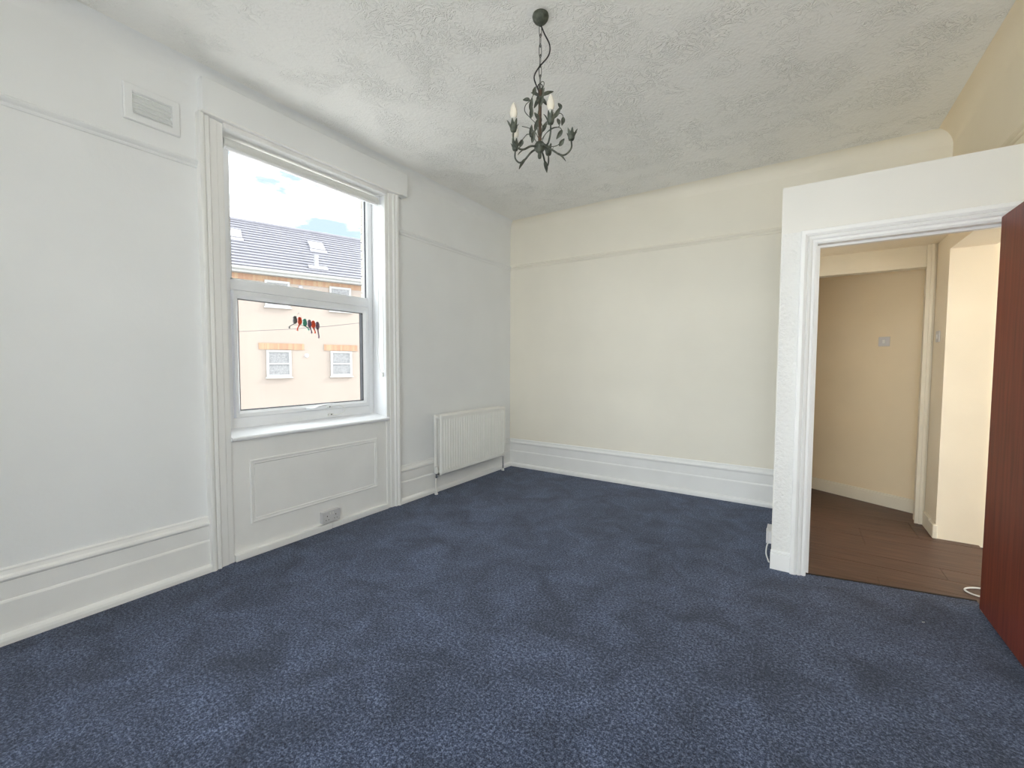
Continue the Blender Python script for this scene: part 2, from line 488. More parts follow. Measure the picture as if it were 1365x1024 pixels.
w2 = empty('fill_window_2', ((NX0+NX1)/2, NY-0.1, NZ0))
struct(w2, 'added wide three-light white window, unseen, brightening the room from the end wall', 'window')
cx = (NX0+NX1)/2
mb = MB()
hw, hh = (NX1-NX0)/2, NZ1-NZ0
for a, c in ((-hw, -hw+0.06), (-hw/3-0.03, -hw/3+0.03), (hw/3-0.03, hw/3+0.03), (hw-0.06, hw)):
    mb.box(a, c, -0.04, 0.04, 0, hh)
mb.box(-hw, hw, -0.035, 0.035, 0, 0.06); mb.box(-hw, hw, -0.035, 0.035, hh-0.06, hh)
mb.build('frame', M_UPVC, w2)
for s in (-1, 0, 1):
    MB().box(s*hw*2/3-hw/3+0.03, s*hw*2/3+hw/3-0.03, -0.004, 0.004, 0.06, hh-0.06).build('pane', M_GLASS, w2)
# roof over the flat so that no sky shows above the walls
mb = MB().box(-0.55, 6.6, NY-0.4, 2.2, 3.32, 3.45)
struct(mb.build('roof', M_TILE), 'flat grey roof deck over the flat', 'roof')

# ---------------------------------------------------------------- mouldings
SK = [(0, 0), (0.024, 0), (0.024, 0.188), (0.021, 0.196), (0.017, 0.200), (0.017, 0.284), (0.024, 0.290), (0.028, 0.298),
      (0.026, 0.308), (0.017, 0.316), (0.012, 0.332), (0.012, 0.340), (0.005, 0.346), (0, 0.346)]
BEAD = [(0.024, 0), (0.050, 0), (0.050, 0.020), (0.046, 0.033), (0.037, 0.042), (0.024, 0.046)]
def skirting(name, label, a, b, mapf):
    o = MB().extrude(SK, a, b, mapf).build(name, M_TRIM)
    struct(o, label, 'skirting board')
    MB().extrude(BEAD, a, b, mapf).build('floor_bead', M_TRIM, o)
    return o
mapL = lambda p, q, t: (p, t, q)
mapF = lambda p, q, t: (t, -p, q)
mapR = lambda p, q, t: (RX-p, t, q)
AL0, AR1 = -3.378, -1.857        # outer edges of the window surround
skirting('baseboard_left', 'tall moulded white skirting board running up to the window surround below the vent', NY, AL0, mapL)
skirting('baseboard_left', 'tall moulded white skirting board behind the radiator', AR1, 0.0, mapL)
skirting('baseboard_far', 'tall moulded white skirting board along the end wall', 0.0, BX, mapF)
skirting('baseboard_right', 'tall moulded white skirting board behind the open door', NY, BY, mapR)

RAIL = [(0, 2.458), (0.006, 2.460), (0.010, 2.468), (0.010, 2.474), (0.020, 2.482), (0.026, 2.490), (0.026, 2.497), (0.018, 2.503), (0.010, 2.505), (0.008, 2.510), (0, 2.511)]
def rail(label, a, b, mapf):
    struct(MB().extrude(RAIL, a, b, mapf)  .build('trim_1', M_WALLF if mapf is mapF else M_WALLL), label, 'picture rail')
rail('thin painted picture rail under the plaster vent', NY, AL0, mapL)
rail('thin painted picture rail above the radiator', AR1, 0, mapL)
rail('thin painted picture rail across the end wall', 0, RX, mapF)
struct(MB().extrude(RAIL, NY, 0, mapR).build('trim_2', M_WALLR), 'cream picture rail over the partition and open door', 'picture rail')

# ---------------------------------------------------------------- window surround
surround = struct(empty('trim_3', (0, 0, 0)), 'white moulded timber surround framing the window down to the floor', 'window surround')
def architrave(y_out, s):
    """s=+1: inner edge at larger y"""
    pr = [(0, 0), (0, 0.052), (0.010, 0.056), (0.022, 0.054), (0.030, 0.046), (0.034, 0.040), (0.040, 0.046), (0.052, 0.048), (0.058, 0.038),
          (0.062, 0.032), (0.100, 0.030), (0.104, 0.024), (0.130, 0.022), (0.138, 0.020), (0.138, 0)]
    w = 0.138 if s > 0 else 0.128
    k = w/0.138
    return MB().extrude([(u*k, h) for u, h in pr], 0, 2.785, lambda u, h, t: (h, y_out+s*u, t)).build('pilaster', M_TRIM, surround)
architrave(AL0, 1); architrave(AR1, -1)
# frieze board above, proud of the pilasters, stopping short of the ceiling
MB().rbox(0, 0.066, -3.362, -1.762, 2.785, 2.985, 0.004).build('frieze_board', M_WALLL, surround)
MB().rbox(0, 0.072, -3.372, -1.857, 2.776, 2.790, 0.004).build('head_fillet', M_TRIM, surround)
# head lining under the frieze
mb = MB().rbox(-0.14, 0.045, WL, WR, 2.745, 2.778, 0.004)
mb.build('head_lining', M_TRIM, surround)
mb = MB().box(-0.148, 0.012, WR-0.002, WR+0.02, WB, 2.75); mb.build('reveal_lining', M_UPVC, surround)
mb = MB().box(-0.148, 0.012, WL-0.02, WL+0.002, WB, 2.75); mb.build('reveal_lining', M_UPVC, surround)
MB().box(-0.01, 0.008, WL, WR, 0.0, WB-0.03).build('apron_board', M_TRIM, surround)
mold = [(0, 0.008), (0.003, 0.014), (0.008, 0.016), (0.020, 0.013), (0.028, 0.014), (0.034, 0.008)]
MB().frame(mold, (-3.130, -2.083, 0.218, 0.648), lambda u, v, h: (h, u, v)).build('panel_moulding', M_TRIM, surround)
# low strip at the foot of the apron in two lengths with a cable notch
MB().rbox(0.006, 0.038, WL+0.002, -2.545, 0, 0.046, 0.004).build('floor_bead', M_TRIM, surround)
MB().rbox(0.006, 0.034, -2.540, WR-0.001, 0, 0.046, 0.004).build('floor_bead', M_TRIM, surround)
# sill board, slightly sloping
sill = [(-0.15, WB-0.03), (0.030, WB-0.055), (0.040, WB-0.050), (0.042, WB-0.038), (0.036, WB-0.030), (-0.15, WB+0.004)]
MB().extrude(sill, WL-0.0, WR+0.012, lambda p, q, t: (p, t, q)).build('sill', M_UPVC, surround)

# ---------------------------------------------------------------- window 1
w1 = struct(empty('window_1', (-0.18, (WL+WR)/2, WB)), 'white plastic window with fixed top light and opening lower sash', 'window')
def wbox(m_, x0, x1, y0, y1, z0, z1, r=0.005):   # world coordinates -> window local
    o = w1.location
    m_.rbox(x0-o.x, x1-o.x, y0-o.y, y1-o.y, z0-o.z, z1-o.z, r)
FX0, FX1 = -0.21, -0.150
GL, GR = -3.145, -2.036
mb = MB()
wbox(mb, FX0, FX1, WL+0.002, GL, WB, 2.762); wbox(mb, FX0, FX1, GR, WR-0.002, WB, 2.762)
wbox(mb, FX0, FX1-0.001, GL-0.01, GR+0.01, 2.722, 2.762); wbox(mb, FX0, FX1-0.001, GL-0.01, GR+0.01, 1.790, 1.858)
wbox(mb, FX0, FX1-0.001, GL-0.01, GR+0.01, WB, 0.918)
mb.build('outer_frame', M_UPVC, w1, smooth=True)
mb = MB()      # glazing bead of top light
o = w1.location
for y0, y1, z0, z1 in ((GL, GL+0.012, 1.858, 2.722), (GR-0.006, GR, 1.858, 2.722), (GL, GR, 1.858, 1.868), (GL, GR, 2.712, 2.722)):
    mb.box(-0.185-o.x, -0.158-o.x, y0-o.y, y1-o.y, z0-o.z, z1-o.z)
mb.build('glazing_bead', M_UPVC, w1)
mb = MB()
for y0, y1 in ((GL+0.012, GL+0.016), (GR-0.009, GR-0.006)):
    mb.box(-0.188-o.x, -0.165-o.x, y0-o.y, y1-o.y, 1.866-o.z, 2.714-o.z)
mb.build('gasket', M_RUBBER, w1)
MB().box(-0.186-o.x, -0.180-o.x, GL+0.006-o.y, GR-0.006-o.y, 1.862-o.z, 2.718-o.z).build('pane', M_GLASS, w1)
# lower sash
SL, SR, SB, STP = -3.138, -2.046, 0.920, 1.786
QL, QR, QB, QT = -3.106, -2.097, 0.966, 1.732
sash = empty('sash', (0, 0, 0)); sash.parent = w1
mb = MB()
wi = 0.042
SPR = [(0, 0), (0, 0.056), (0.005, 0.061), (0.60, 0.061), (0.85, 0.052), (1.0, 0.046), (1.0, 0)]
rings = []
for q, h in SPR:
    t = q if q > 0.01 else 0.0
    e_ = q if q < 0.01 else 0.0
    y0, y1, z0, z1 = SL+(QL-SL)*t+e_, SR+(QR-SR)*t-e_, SB+(QB-SB)*t+e_, STP+(QT-STP)*t-e_
    rings.append([mb.bm.verts.new((-0.195+h-o.x, y-o.y, z-o.z)) for y, z in ((y0, z0), (y1, z0), (y1, z1), (y0, z1))])
for i in range(len(rings)):
    A, B = rings[i], rings[(i+1) % len(rings)]
    for c in range(4): mb.bm.faces.new((A[c], A[(c+1) % 4], B[(c+1) % 4], B[c]))
mb.build('sash_frame', M_UPVC, sash)
mb = MB()
for y0, y1, z0, z1 in ((QL, QL+0.005, QB, QT), (QR-0.006, QR, QB, QT), (QL, QR, QB, QB+0.005), (QL, QR, QT-0.003, QT)):
    mb.box(-0.190-o.x, -0.150-o.x, y0-o.y, y1-o.y, z0-o.z, z1-o.z)
mb.build('gasket', M_RUBBER, sash)
MB().box(-0.178-o.x, -0.172-o.x, QL+0.002-o.y, QR-0.002-o.y, QB+0.002-o.z, QT-0.002-o.z).build('pane', M_GLASS, sash)
mb = MB()  # cranked handle
mb.rbox(-0.134-o.x, -0.122-o.x, -2.645-o.y, -2.560-o.y, 0.926-o.z, 0.948-o.z, 0.004)
pts = [(-0.118, -2.62, 0.938), (-0.100, -2.59, 0.940), (-0.096, -2.565, 0.952), (-0.094, -2.53, 0.960), (-0.094, -2.47, 0.962), (-0.096, -2.44, 0.960)]
mb.tube([Vector(q)-o for q in pts], [0.011, 0.010, 0.010, 0.009, 0.009, 0.007], 8)
mb.build('handle', M_UPVC, sash, smooth=True)
mb = MB()  # restrictor cable with its two fixings
mb.rbox(-0.134-o.x, -0.116-o.x, -2.475-o.y, -2.425-o.y, 0.934-o.z, 0.950-o.z, 0.004)
mb.rbox(-0.150-o.x, -0.130-o.x, -2.450-o.y, -2.405-o.y, 0.866-o.z, 0.884-o.z, 0.004)
cab = spline([(-0.115, -2.44, 0.945), (-0.095, -2.39, 0.950), (-0.088, -2.345, 0.930), (-0.090, -2.335, 0.900), (-0.105, -2.37, 0.876), (-0.130, -2.42, 0.874)], 30)
mb.tube([q-o for q in cab], 0.0035, 6)
mb.build('restrictor_cable', M_PLASTIC, w1, smooth=True)
mb = MB()
mb.lathe([(0.005, 0), (0.005, 0.003)], (-0.130-o.x, -2.427-o.y, 0.876-o.z), 'x', 10)
mb.lathe([(0.005, 0), (0.005, 0.003)], (-0.116-o.x, -2.45-o.y, 0.942-o.z), 'x', 10)
mb.build('screw', M_DARK, w1)

# roller blind, fully wound up
blind = tag(empty('roller_blind', (-0.06, (WL+WR)/2, 2.70)), 'white roller blind wound up at the head of the window', 'blind')
hw = (WR-WL)/2
mb = MB().lathe([(0.033, -hw+0.03), (0.033, hw-0.03)], (0, 0, 0), 'y', 24); mb.build('fabric_roll', M_PLASTIC, blind, smooth=True)
for s in (-1, 1):
    MB().rbox(-0.03, 0.03, s*(hw-0.012)-0.012, s*(hw-0.012)+0.010, -0.03, 0.045, 0.004).build('bracket', M_UPVC, blind)
MB().rbox(0.012, 0.034, -hw+0.035, hw-0.035, -0.046, -0.028, 0.004).build('bottom_bar', M_UPVC, blind)
mb = MB()
yc = hw-0.030
mb.tube([(0.03, yc, 0.0), (0.032, yc-0.004, -0.5), (0.03, yc-0.010, -1.1), (0.032, yc-0.022, -1.32), (0.036, yc-0.010, -1.45), (0.05, yc+0.006, -1.50),
         (0.068, yc+0.014, -1.46), (0.07, yc+0.012, -1.1), (0.066, yc+0.004, -0.5), (0.04, yc, 0.0)], 0.0028, 6)
mb.build('pull_chain', M_PLASTIC, blind, smooth=True)
MB().rbox(0.045, 0.060, yc+0.004, yc+0.020, -1.525, -1.485, 0.003).build('chain_clip', M_PLASTIC, blind)

# stained-glass bird suncatcher hung on the lower pane
SC = Vector((-0.160, -2.603, 1.588))
sc = tag(empty('suncatcher', SC), 'row of six coloured birds on a wire hung against the lower window pane', 'suncatcher')
bird_cols = [(0.10, 0.10, 0.10), (0.52, 0.06, 0.02), (0.05, 0.22, 0.16), (0.14, 0.09, 0.13), (0.58, 0.06, 0.02), (0.16, 0.10, 0.13)]
xs = [-0.098, -0.060, -0.020, 0.018, 0.050, 0.085]
tails = [(-0.045, -0.050), (-0.020, -0.058), (0.030, -0.040), (0.016, -0.058), (0.014, -0.052), (0.010, -0.082)]
lifts = [0.018, 0.014, 0.004, 0.0, -0.004, -0.010]
for i in range(6):
    c = bird_cols[i]
    mt_b = mat('bird_glass', c, 0.25, col2=tuple(min(1, v*1.5+0.01) for v in c), vscale=120)
    mb = MB()
    bx, bz = xs[i], lifts[i]
    body = [(0.0, 0.046), (0.010, 0.042), (0.013, 0.031), (0.017, 0.018), (0.016, 0.002), (0.008, -0.012), (-0.004, -0.014), (-0.014, -0.004), (-0.016, 0.012), (-0.013, 0.026), (-0.016, 0.034), (-0.009, 0.044)]
    mb.extrude([(bx+u, bz+v) for u, v in body], -0.004, 0.004, lambda u, v, t: (t, u, v))
    tx, tz = tails[i]
    tail = [(-0.006, -0.008), (0.006, -0.008), (tx+0.004, tz*0.75), (tx+0.007, tz), (tx-0.005, tz-0.003), (tx-0.004, tz*0.75)]
    mb.extrude([(bx+u, bz+v) for u, v in tail], -0.003, 0.003, lambda u, v, t: (t, u, v))
    ob = mb.build('bird', mt_b, sc)
    tag(ob, ['black and clear glass bird', 'red glass bird with a dark head', 'green glass bird', 'dark plum glass bird', 'orange red glass bird', 'mauve glass bird with a long tail'][i])
MB().tube(spline([(0.005, -0.11, -0.004), (0.005, -0.06, -0.002), (0.005, 0.0, -0.014), (0.005, 0.05, -0.018), (0.005, 0.10, -0.022)], 20), 0.0016, 6).build('perch_wire', M_CHAIN, sc)
mb = MB().tube([(0.002, -0.088, 0.06), (0.0, -0.066, 0.092)], 0.0007, 5); mb.tube([(0.002, -0.04, 0.05), (0.0, -0.066, 0.092)], 0.0007, 5)
mb.build('hanging_thread', M_CHAIN, sc)
MB().lathe([(0.007, -0.012), (0.006, -0.007), (0.002, -0.004), (0.002, 0.003)], (0, -0.066, 0.093), 'x', 12).build('suction_cup', M_CLEAR, sc)

# ---------------------------------------------------------------- plaster vent
vent = tag(empty('wall_vent', (0, -3.585, 2.600)), 'white plaster vent grille above the picture rail', 'vent')
mb = MB()
mb.frame([(0, 0), (0, 0.016), (0.004, 0.020), (0.036, 0.020), (0.040, 0.012), (0.040, 0)], (-0.125, 0.125, 0, 0.190), lambda u, v, h: (h, u, v))
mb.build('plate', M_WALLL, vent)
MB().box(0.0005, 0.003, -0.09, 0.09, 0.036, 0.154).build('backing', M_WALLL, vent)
for k in range(5):
    zz = 0.046+k*0.0225
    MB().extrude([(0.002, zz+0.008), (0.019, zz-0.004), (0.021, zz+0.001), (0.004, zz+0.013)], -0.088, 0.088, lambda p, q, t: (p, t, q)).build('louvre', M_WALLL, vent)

# ---------------------------------------------------------------- radiator
rad = tag(empty('radiator', (0.0, -0.860, 0.0)), 'white double-panel ribbed radiator hung on the wall beside the window', 'radiator')
RL, RR_, RZ0, RZ1 = -0.560, 0.560, 0.190, 0.785
def rad_panel(x_back, x_front, name, flip=False):
    nrib = 28
    pts = []
    y0, y1 = RL+0.028, RR_-0.028
    pitch = (y1-y0)/nrib
    prof = [(RL, x_front-0.008), (RL+0.010, x_front)]
    for i in range(nrib):
        a = y0+i*pitch
        prof += [(a, x_front), (a+pitch*0.15, x_front-0.006), (a+pitch*0.40, x_front-0.006), (a+pitch*0.55, x_front)]
    prof += [(RR_-0.010, x_front), (RR_, x_front-0.008)]
    mb = MB()
    levels = [(RZ0, 0, 0.010), (RZ0+0.012, 0, 0), (RZ0+0.040, 0, 0), (RZ0+0.052, 1, 0), (RZ1-0.052, 1, 0), (RZ1-0.040, 0, 0), (RZ1-0.012, 0, 0), (RZ1, 0, 0.010)]
    rows = []
    for zz, rib, inset in levels:
        row = []
        for (y, x) in prof:
            xx = x if (rib or x <= x_front-0.0075) else x_front
            row.append(mb.bm.verts.new((xx-inset, y, zz)))
        rows.append(row)
    for A, B in zip(rows, rows[1:]):
        for i in range(len(A)-1):
            mb.bm.faces.new((A[i], A[i+1], B[i+1], B[i]))
    # back sheet and edges
    bk = [[mb.bm.verts.new((x_back, y, zz)) for y in (RL, RR_)] for zz in (RZ0, RZ1)]
    mb.bm.faces.new((bk[0][0], bk[0][1], bk[1][1], bk[1][0]))
    mb.bm.faces.new([r[0] for r in rows] + [bk[1][0], bk[0][0]])
    mb.bm.faces.new([r[-1] for r in rows] + [bk[1][1], bk[0][1]])
    mb.bm.faces.new(rows[0] + [bk[0][1], bk[0][0]])
    mb.bm.faces.new(rows[-1] + [bk[1][1], bk[1][0]])
    return mb.build(name, M_RAD, rad)
rad_panel(0.118, 0.140, 'front_panel')
rad_panel(0.045, 0.066, 'rear_panel')
mb = MB()
for i in range(56):
    y = RL+0.05+i*(RR_-RL-0.10)/55
    mb.box(0.067, 0.117, y-0.0008, y+0.0008, RZ0+0.06, RZ1-0.045)
tag(mb.build('convector_fins', M_FIN, rad), 'grey metal convector fins between the panels', kind='stuff')
for zz in (RZ0+0.03, RZ1-0.03):
    mb = MB().lathe([(0.013, 0.060), (0.013, 0.122)], (0, RL+0.02, zz), 'x', 12); mb.build('connector', M_RAD, rad, smooth=True)
    mb = MB().lathe([(0.013, 0.060), (0.013, 0.122)], (0, RR_-0.02, zz), 'x', 12); mb.build('connector', M_RAD, rad, smooth=True)
for yy in (-0.35, 0.35):
    MB().box(0.0015, 0.045, yy-0.015, yy+0.015, RZ0+0.08, RZ1-0.10).build('bracket', M_RAD, rad)
# valve end
mb = MB().lathe([(0.012, 0.205), (0.020, 0.212), (0.021, 0.25), (0.018, 0.272), (0.008, 0.276)], (0.092, RL-0.022, 0.0), 'z', 16)
mb.build('valve_head', M_PLASTIC, rad, smooth=True)
mb = MB().lathe([(0.010, 0.165), (0.014, 0.170), (0.014, 0.182), (0.010, 0.185), (0.012, 0.207)], (0.092, RL-0.022, 0.0), 'z', 12)
mb.lathe([(0.012, RL-0.020), (0.012, RL+0.012)], (0.092, 0, 0.200), 'y', 12)
mb.build('valve_body', M_CHROME, rad, smooth=True)
MB().tube([(0.092, RL-0.022, 0.0), (0.092, RL-0.022, 0.172)], 0.0085, 10).build('pipe', M_RAD, rad, smooth=True)
MB().lathe([(0.018, 0.0), (0.018, 0.006), (0.011, 0.028), (0.0105, 0.03)], (0.092, RL-0.022, 0), 'z', 14).build('pipe_collar', M_PLASTIC, rad, smooth=True)
mb = MB().tube([(0.092, RR_+0.012, 0.0), (0.092, RR_+0.012, 0.190)], 0.0085, 10)
mb.tube([(0.092, RR_+0.014, 0.200), (0.092, RR_-0.012, 0.205)], 0.011, 10)
mb.build('pipe', M_CHROME, rad, smooth=True)
MB().lathe([(0.018, 0.0), (0.018, 0.006), (0.011, 0.028), (0.0105, 0.03)], (0.092, RR_+0.012, 0), 'z', 14).build('pipe_collar', M_PLASTIC, rad, smooth=True)

# ---------------------------------------------------------------- sockets and switches
def double_socket(name, loc, rz, label, cat='socket', w=0.152, h=0.088, d=0.036):
    t = tag(empty(name, loc, rz), label, cat)        # local: faces +x, centred in y, base z=0
    MB().rbox(0.0, d-0.009, -w/2, w/2, 0, h, 0.004).build('back_box', M_SOCKET, t)
    MB().rbox(d-0.009, d, -w/2-0.001, w/2+0.001, -0.001, h+0.001, 0.004).build('face_plate', M_SOCKET, t)
    for s in (-1, 1):
        yc = s*0.036
        MB().box(d, d+0.0012, yc-0.003, yc+0.003, h*0.52, h*0.62).build('pin_hole', M_DARK, t)
        for q in (-0.011, 0.011): MB().box(d, d+0.0012, yc+q-0.0035, yc+q+0.0035, h*0.22, h*0.27).build('pin_hole', M_DARK, t)
        MB().rbox(d-0.001, d+0.003, s*0.012-0.005, s*0.012+0.005, h*0.66, h*0.86, 0.0015).build('rocker', M_PLASTIC, t)
    return t
double_socket('double_socket', (0.008, -2.556, 0.062), 0, 'surface-mounted double socket on the panel below the window')
ps = double_socket('double_socket', (BX, -1.285, 0.150), pi, 'white surface socket on the narrow side of the partition', h=0.080, d=0.030)
mb = MB().tube(spline([(BX-0.012, -1.285, 0.150), (BX-0.026, -1.29, 0.11), (BX-0.030, -1.295, 0.06), (BX-0.018, -1.30, 0.02), (BX-0.012, -1.30, 0.004)], 20), 0.004, 8)
tag(mb.build('socket_cable', M_PLASTIC, None, True), 'short white cable dropping from the partition socket to the carpet', 'cable')

# ================================================================== partition and doorway
DX0, DX1, DZ = 3.112, 3.893, 2.010      # clear opening
mb = MB()
mb.box(BX, DX0-0.02, BY, BY+0.10, 0, BZ); mb.box(DX1+0.022, RX, BY, BY+0.10, 0, BZ); mb.box(DX0-0.02, DX1+0.022, BY, BY+0.10, DZ+0.02, BZ)
mb.box(BX, BX+0.10, BY+0.10, 0.0, 0, BZ)
mb.box(BX+0.10, RX, BY+0.10, 0.0, 2.27, BZ)
part = struct(mb.build('wall_partition', M_PART), 'low white boxed partition around the doorway, stopping below the ceiling', 'wall')
MB().rbox(BX+0.006, 3.036, BY-0.004, BY, 0.11, 2.095, 0.0015).build('embossed_strip', M_ANAG, part)
mb = MB().rbox(BX-0.004, 3.034, BY-0.018, BY, 0, 0.105, 0.003); mb.rbox(BX-0.003, 3.034, BY-0.013, BY, 0.105, 0.122, 0.005)
mb.build('plinth_block', M_TRIM, part)

d1 = struct(empty('door_1', (DX0, BY, 0)), 'white moulded door frame around the doorway to the hall', 'door frame')
def dl(m_): return m_
# door lining
mb = MB()
mb.box(-0.022, 0.0, -0.006, 0.112, 0, DZ+0.022); mb.box(DX1-DX0, DX1-DX0+0.022, -0.006, 0.112, 0, DZ+0.022); mb.box(0, DX1-DX0, -0.006, 0.112, DZ, DZ+0.022)
mb.build('lining', M_TRIM, d1)
mb = MB()
mb.box(0, 0.014, 0.040, 0.075, 0, DZ); mb.box(DX1-DX0-0.014, DX1-DX0, 0.040, 0.075, 0, DZ); mb.box(0.014, DX1-DX0-0.014, 0.040, 0.075, DZ-0.014, DZ)
mb.build('door_stop', M_TRIM, d1)
# architrave profile: (offset outwards from lining edge, proud)
AP = [(0.004, 0), (0.004, 0.012), (0.012, 0.015), (0.020, 0.012), (0.024, 0.012), (0.030, 0.020), (0.042, 0.024), (0.046, 0.016), (0.050, 0.024), (0.062, 0.030), (0.080, 0.030), (0.084, 0.026), (0.084, 0)]
mb = MB()
ring0, rings = None, []
W_ = DX1-DX0
pathpts = [(0, 0, -1, 0), (0, DZ, -1, 1), (W_, DZ, 1, 1), (W_, 0, 1, 0)]
for (x, zz, ox, oz) in pathpts:
    rings.append([mb.bm.verts.new((x+ox*u*(1 if ox < 0 else 0.58), -h, zz+oz*u)) for u, h in AP])
for A, B in zip(rings, rings[1:]):
    k = len(A)
    for i in range(k):
        mb.bm.faces.new((A[i], A[(i+1) % k], B[(i+1) % k], B[i]))
mb.bm.faces.new(rings[0]); mb.bm.faces.new(rings[-1][::-1])
mb.build('architrave', M_TRIM, d1)
MB().poly([(0.0, 0.026), (W_, 0.178), (W_, 0.192), (0.0, 0.040)], -0.001, 0.003).build('threshold_strip', M_GAP, d1)

# open door leaf, hinged on the far jamb and standing square into the room
leaf = tag(empty('door', (3.856, BY-0.010, 0.0)), 'dark red-brown mahogany flush door standing open into the room', 'door')
MB().rbox(-0.004, 0.036, -0.755, -0.004, 0.042, 2.030, 0.002).build('door_leaf', M_DOOR, leaf)
for zz in (0.22, 1.02, 1.80):
    mb = MB().lathe([(0.006, zz), (0.006, zz+0.09)], (0.012, 0.002, 0), 'z', 10)
    mb.box(0.0, 0.030, -0.0045, -0.0015, zz, zz+0.09)
    mb.build('hinge', M_CHROME, leaf)
mb = MB().rbox(-0.010, -0.004, -0.715, -0.675, 0.93, 1.09, 0.002)
mb.tube([(-0.008, -0.695, 1.03), (-0.045, -0.695, 1.03)], 0.009, 10); mb.tube([(-0.045, -0.70, 1.03), (-0.048, -0.64, 1.03), (-0.044, -0.585, 1.028)], [0.010, 0.009, 0.007], 10)
mb.build('lever_handle', M_CHROME, leaf, True)

# ================================================================== hall beyond the doorway
HX = 3.930; HC = 2.255
AA, BB = Vector((3.183, 0.943)), Vector((3.896, 0.518))
dwall = (BB-AA).normalized(); nwall = Vector((dwall.y, -dwall.x))   # towards the doorway
if nwall.y > 0: nwall = -nwall
# floor: sub-base plus individual laminate boards
fl = struct(MB().poly([(BX+0.1, BY+0.035), (6.3, BY+0.035), (6.3, -0.105), (4.165, -0.105), (4.165, 1.75), (2.2, 1.75), (2.2, 0.15), (BX+0.1, 0.15)], -0.06, -0.021).build('floor_hall', M_GAP),
            'dark brown wood laminate floor of the hall', 'floor')
PW = 0.188
row, y = 0, BY+0.036
rnd = random.Random(3)
while y < 1.70:
    y1 = min(y+PW-0.0025, 1.75)
    x = 3.03 if y < 0.15 else 2.21
    x_end = 6.28 if y < -0.30 else 4.16
    first = True
    while x < x_end-0.01:
        ln = rnd.choice([0.45, 0.8, 1.25]) if first else 1.25
        first = False
        x1 = min(x+ln, x_end)
        # keep the boards at the doorway behind the carpet edge
        mb = MB()
        if y < -1.16:
            def ylo(xx): return min(y1-0.002, max(y, -1.343+(min(max(xx, 3.112), 3.893)-3.112)*(0.153/0.781)+0.002)) if xx <= 3.90 else y
            pts = [(x, ylo(x)), (x1-0.0025, ylo(x1-0.0025)), (x1-0.0025, y1), (x, y1)]
            mb.poly(pts, -0.020, -0.0005+rnd.uniform(-0.0006, 0.0006))
        else:
            mb.box(x, x1-0.0025, y, y1, -0.020, -0.0005+rnd.uniform(-0.0006, 0.0006))
        mb.build('plank', M_PLANK, fl)
        x = x1
    y += PW; row += 1

# hall wall on the right (face x=3.93) with the opening to the side room
mb = MB()
mb.box(HX, 4.165, -0.135, 0.62, -0.02, 2.28)
mb.box(HX, 4.165, BY+0.10, -0.135, 2.140, 2.28)
mb.box(HX, 4.165, BY+0.10, -1.22, -0.02, 2.14)
wh1 = struct(mb.build('wall_hall_right', M_HALLW), 'cream hall wall pier beside the side-room opening', 'wall')
# nib and downstand of the inner opening
mb = MB()
mb.rbox(3.880, HX, 0.205, 0.315, -0.02, HC, 0.003); mb.box(BX+0.1, 3.880, 0.215, 0.315, 2.082, HC)
mb.box(2.2, 3.10, 0.15, 0.315, -0.02, HC+0.5)
mb.rbox(3.868, 3.905, 0.190, 0.206, -0.02, HC-0.001, 0.003); mb.rbox(3.892, 3.915, 0.180, 0.192, -0.02, HC-0.001, 0.003)
wh2 = struct(mb.build('wall_hall_inner', M_HTRIM), 'cream painted inner door head and jamb across the hall', 'wall')
# angled end wall
e0 = AA - dwall*1.15; e1 = BB + dwall*0.10
mb = MB().poly([tuple(e0), tuple(e1), tuple(e1-nwall*0.1), tuple(e0-nwall*0.1)], -0.02, 2.9)
wh3 = struct(mb.build('wall_hall_end', M_HALL), 'beige angled wall closing the hall', 'wall')
mb = MB().poly([tuple(e0), tuple(e1), tuple(e1+nwall*0.018), tuple(e0+nwall*0.018)], 0.0, 0.105)
mb.poly([tuple(e0), tuple(e1), tuple(e1+nwall*0.011), tuple(e0+nwall*0.011)], 0.105, 0.118)
struct(mb.build('baseboard_hall', M_HTRIM), 'low cream skirting board of the angled hall wall', 'skirting board')
mb = MB().box(HX-0.016, HX, 0.0, 0.19, 0, 0.11); mb.rbox(HX-0.02, HX+0.01, -0.15, -0.02, 0, 0.105, 0.006)
struct(mb.build('baseboard_pier', M_HTRIM), 'short cream skirting pieces round the hall pier', 'skirting board')
mb = MB().box(2.1, 2.2, 0.15, 1.9, -0.02, 2.9)
struct(mb.build('wall_hall_left', M_HALL), 'beige hall wall around the corner', 'wall')
mb = MB().box(BX+0.10, HX, BY+0.10, 0.215, HC, 2.268)
struct(mb.build('ceiling_hall', M_HALLW), 'low cream ceiling inside the boxed lobby', 'ceiling')
mb = MB().box(2.1, 4.165, 0.315, 1.9, 2.75, 2.85)
struct(mb.build('ceiling_passage', M_HALL), 'cream ceiling of the passage behind the lobby', 'ceiling')
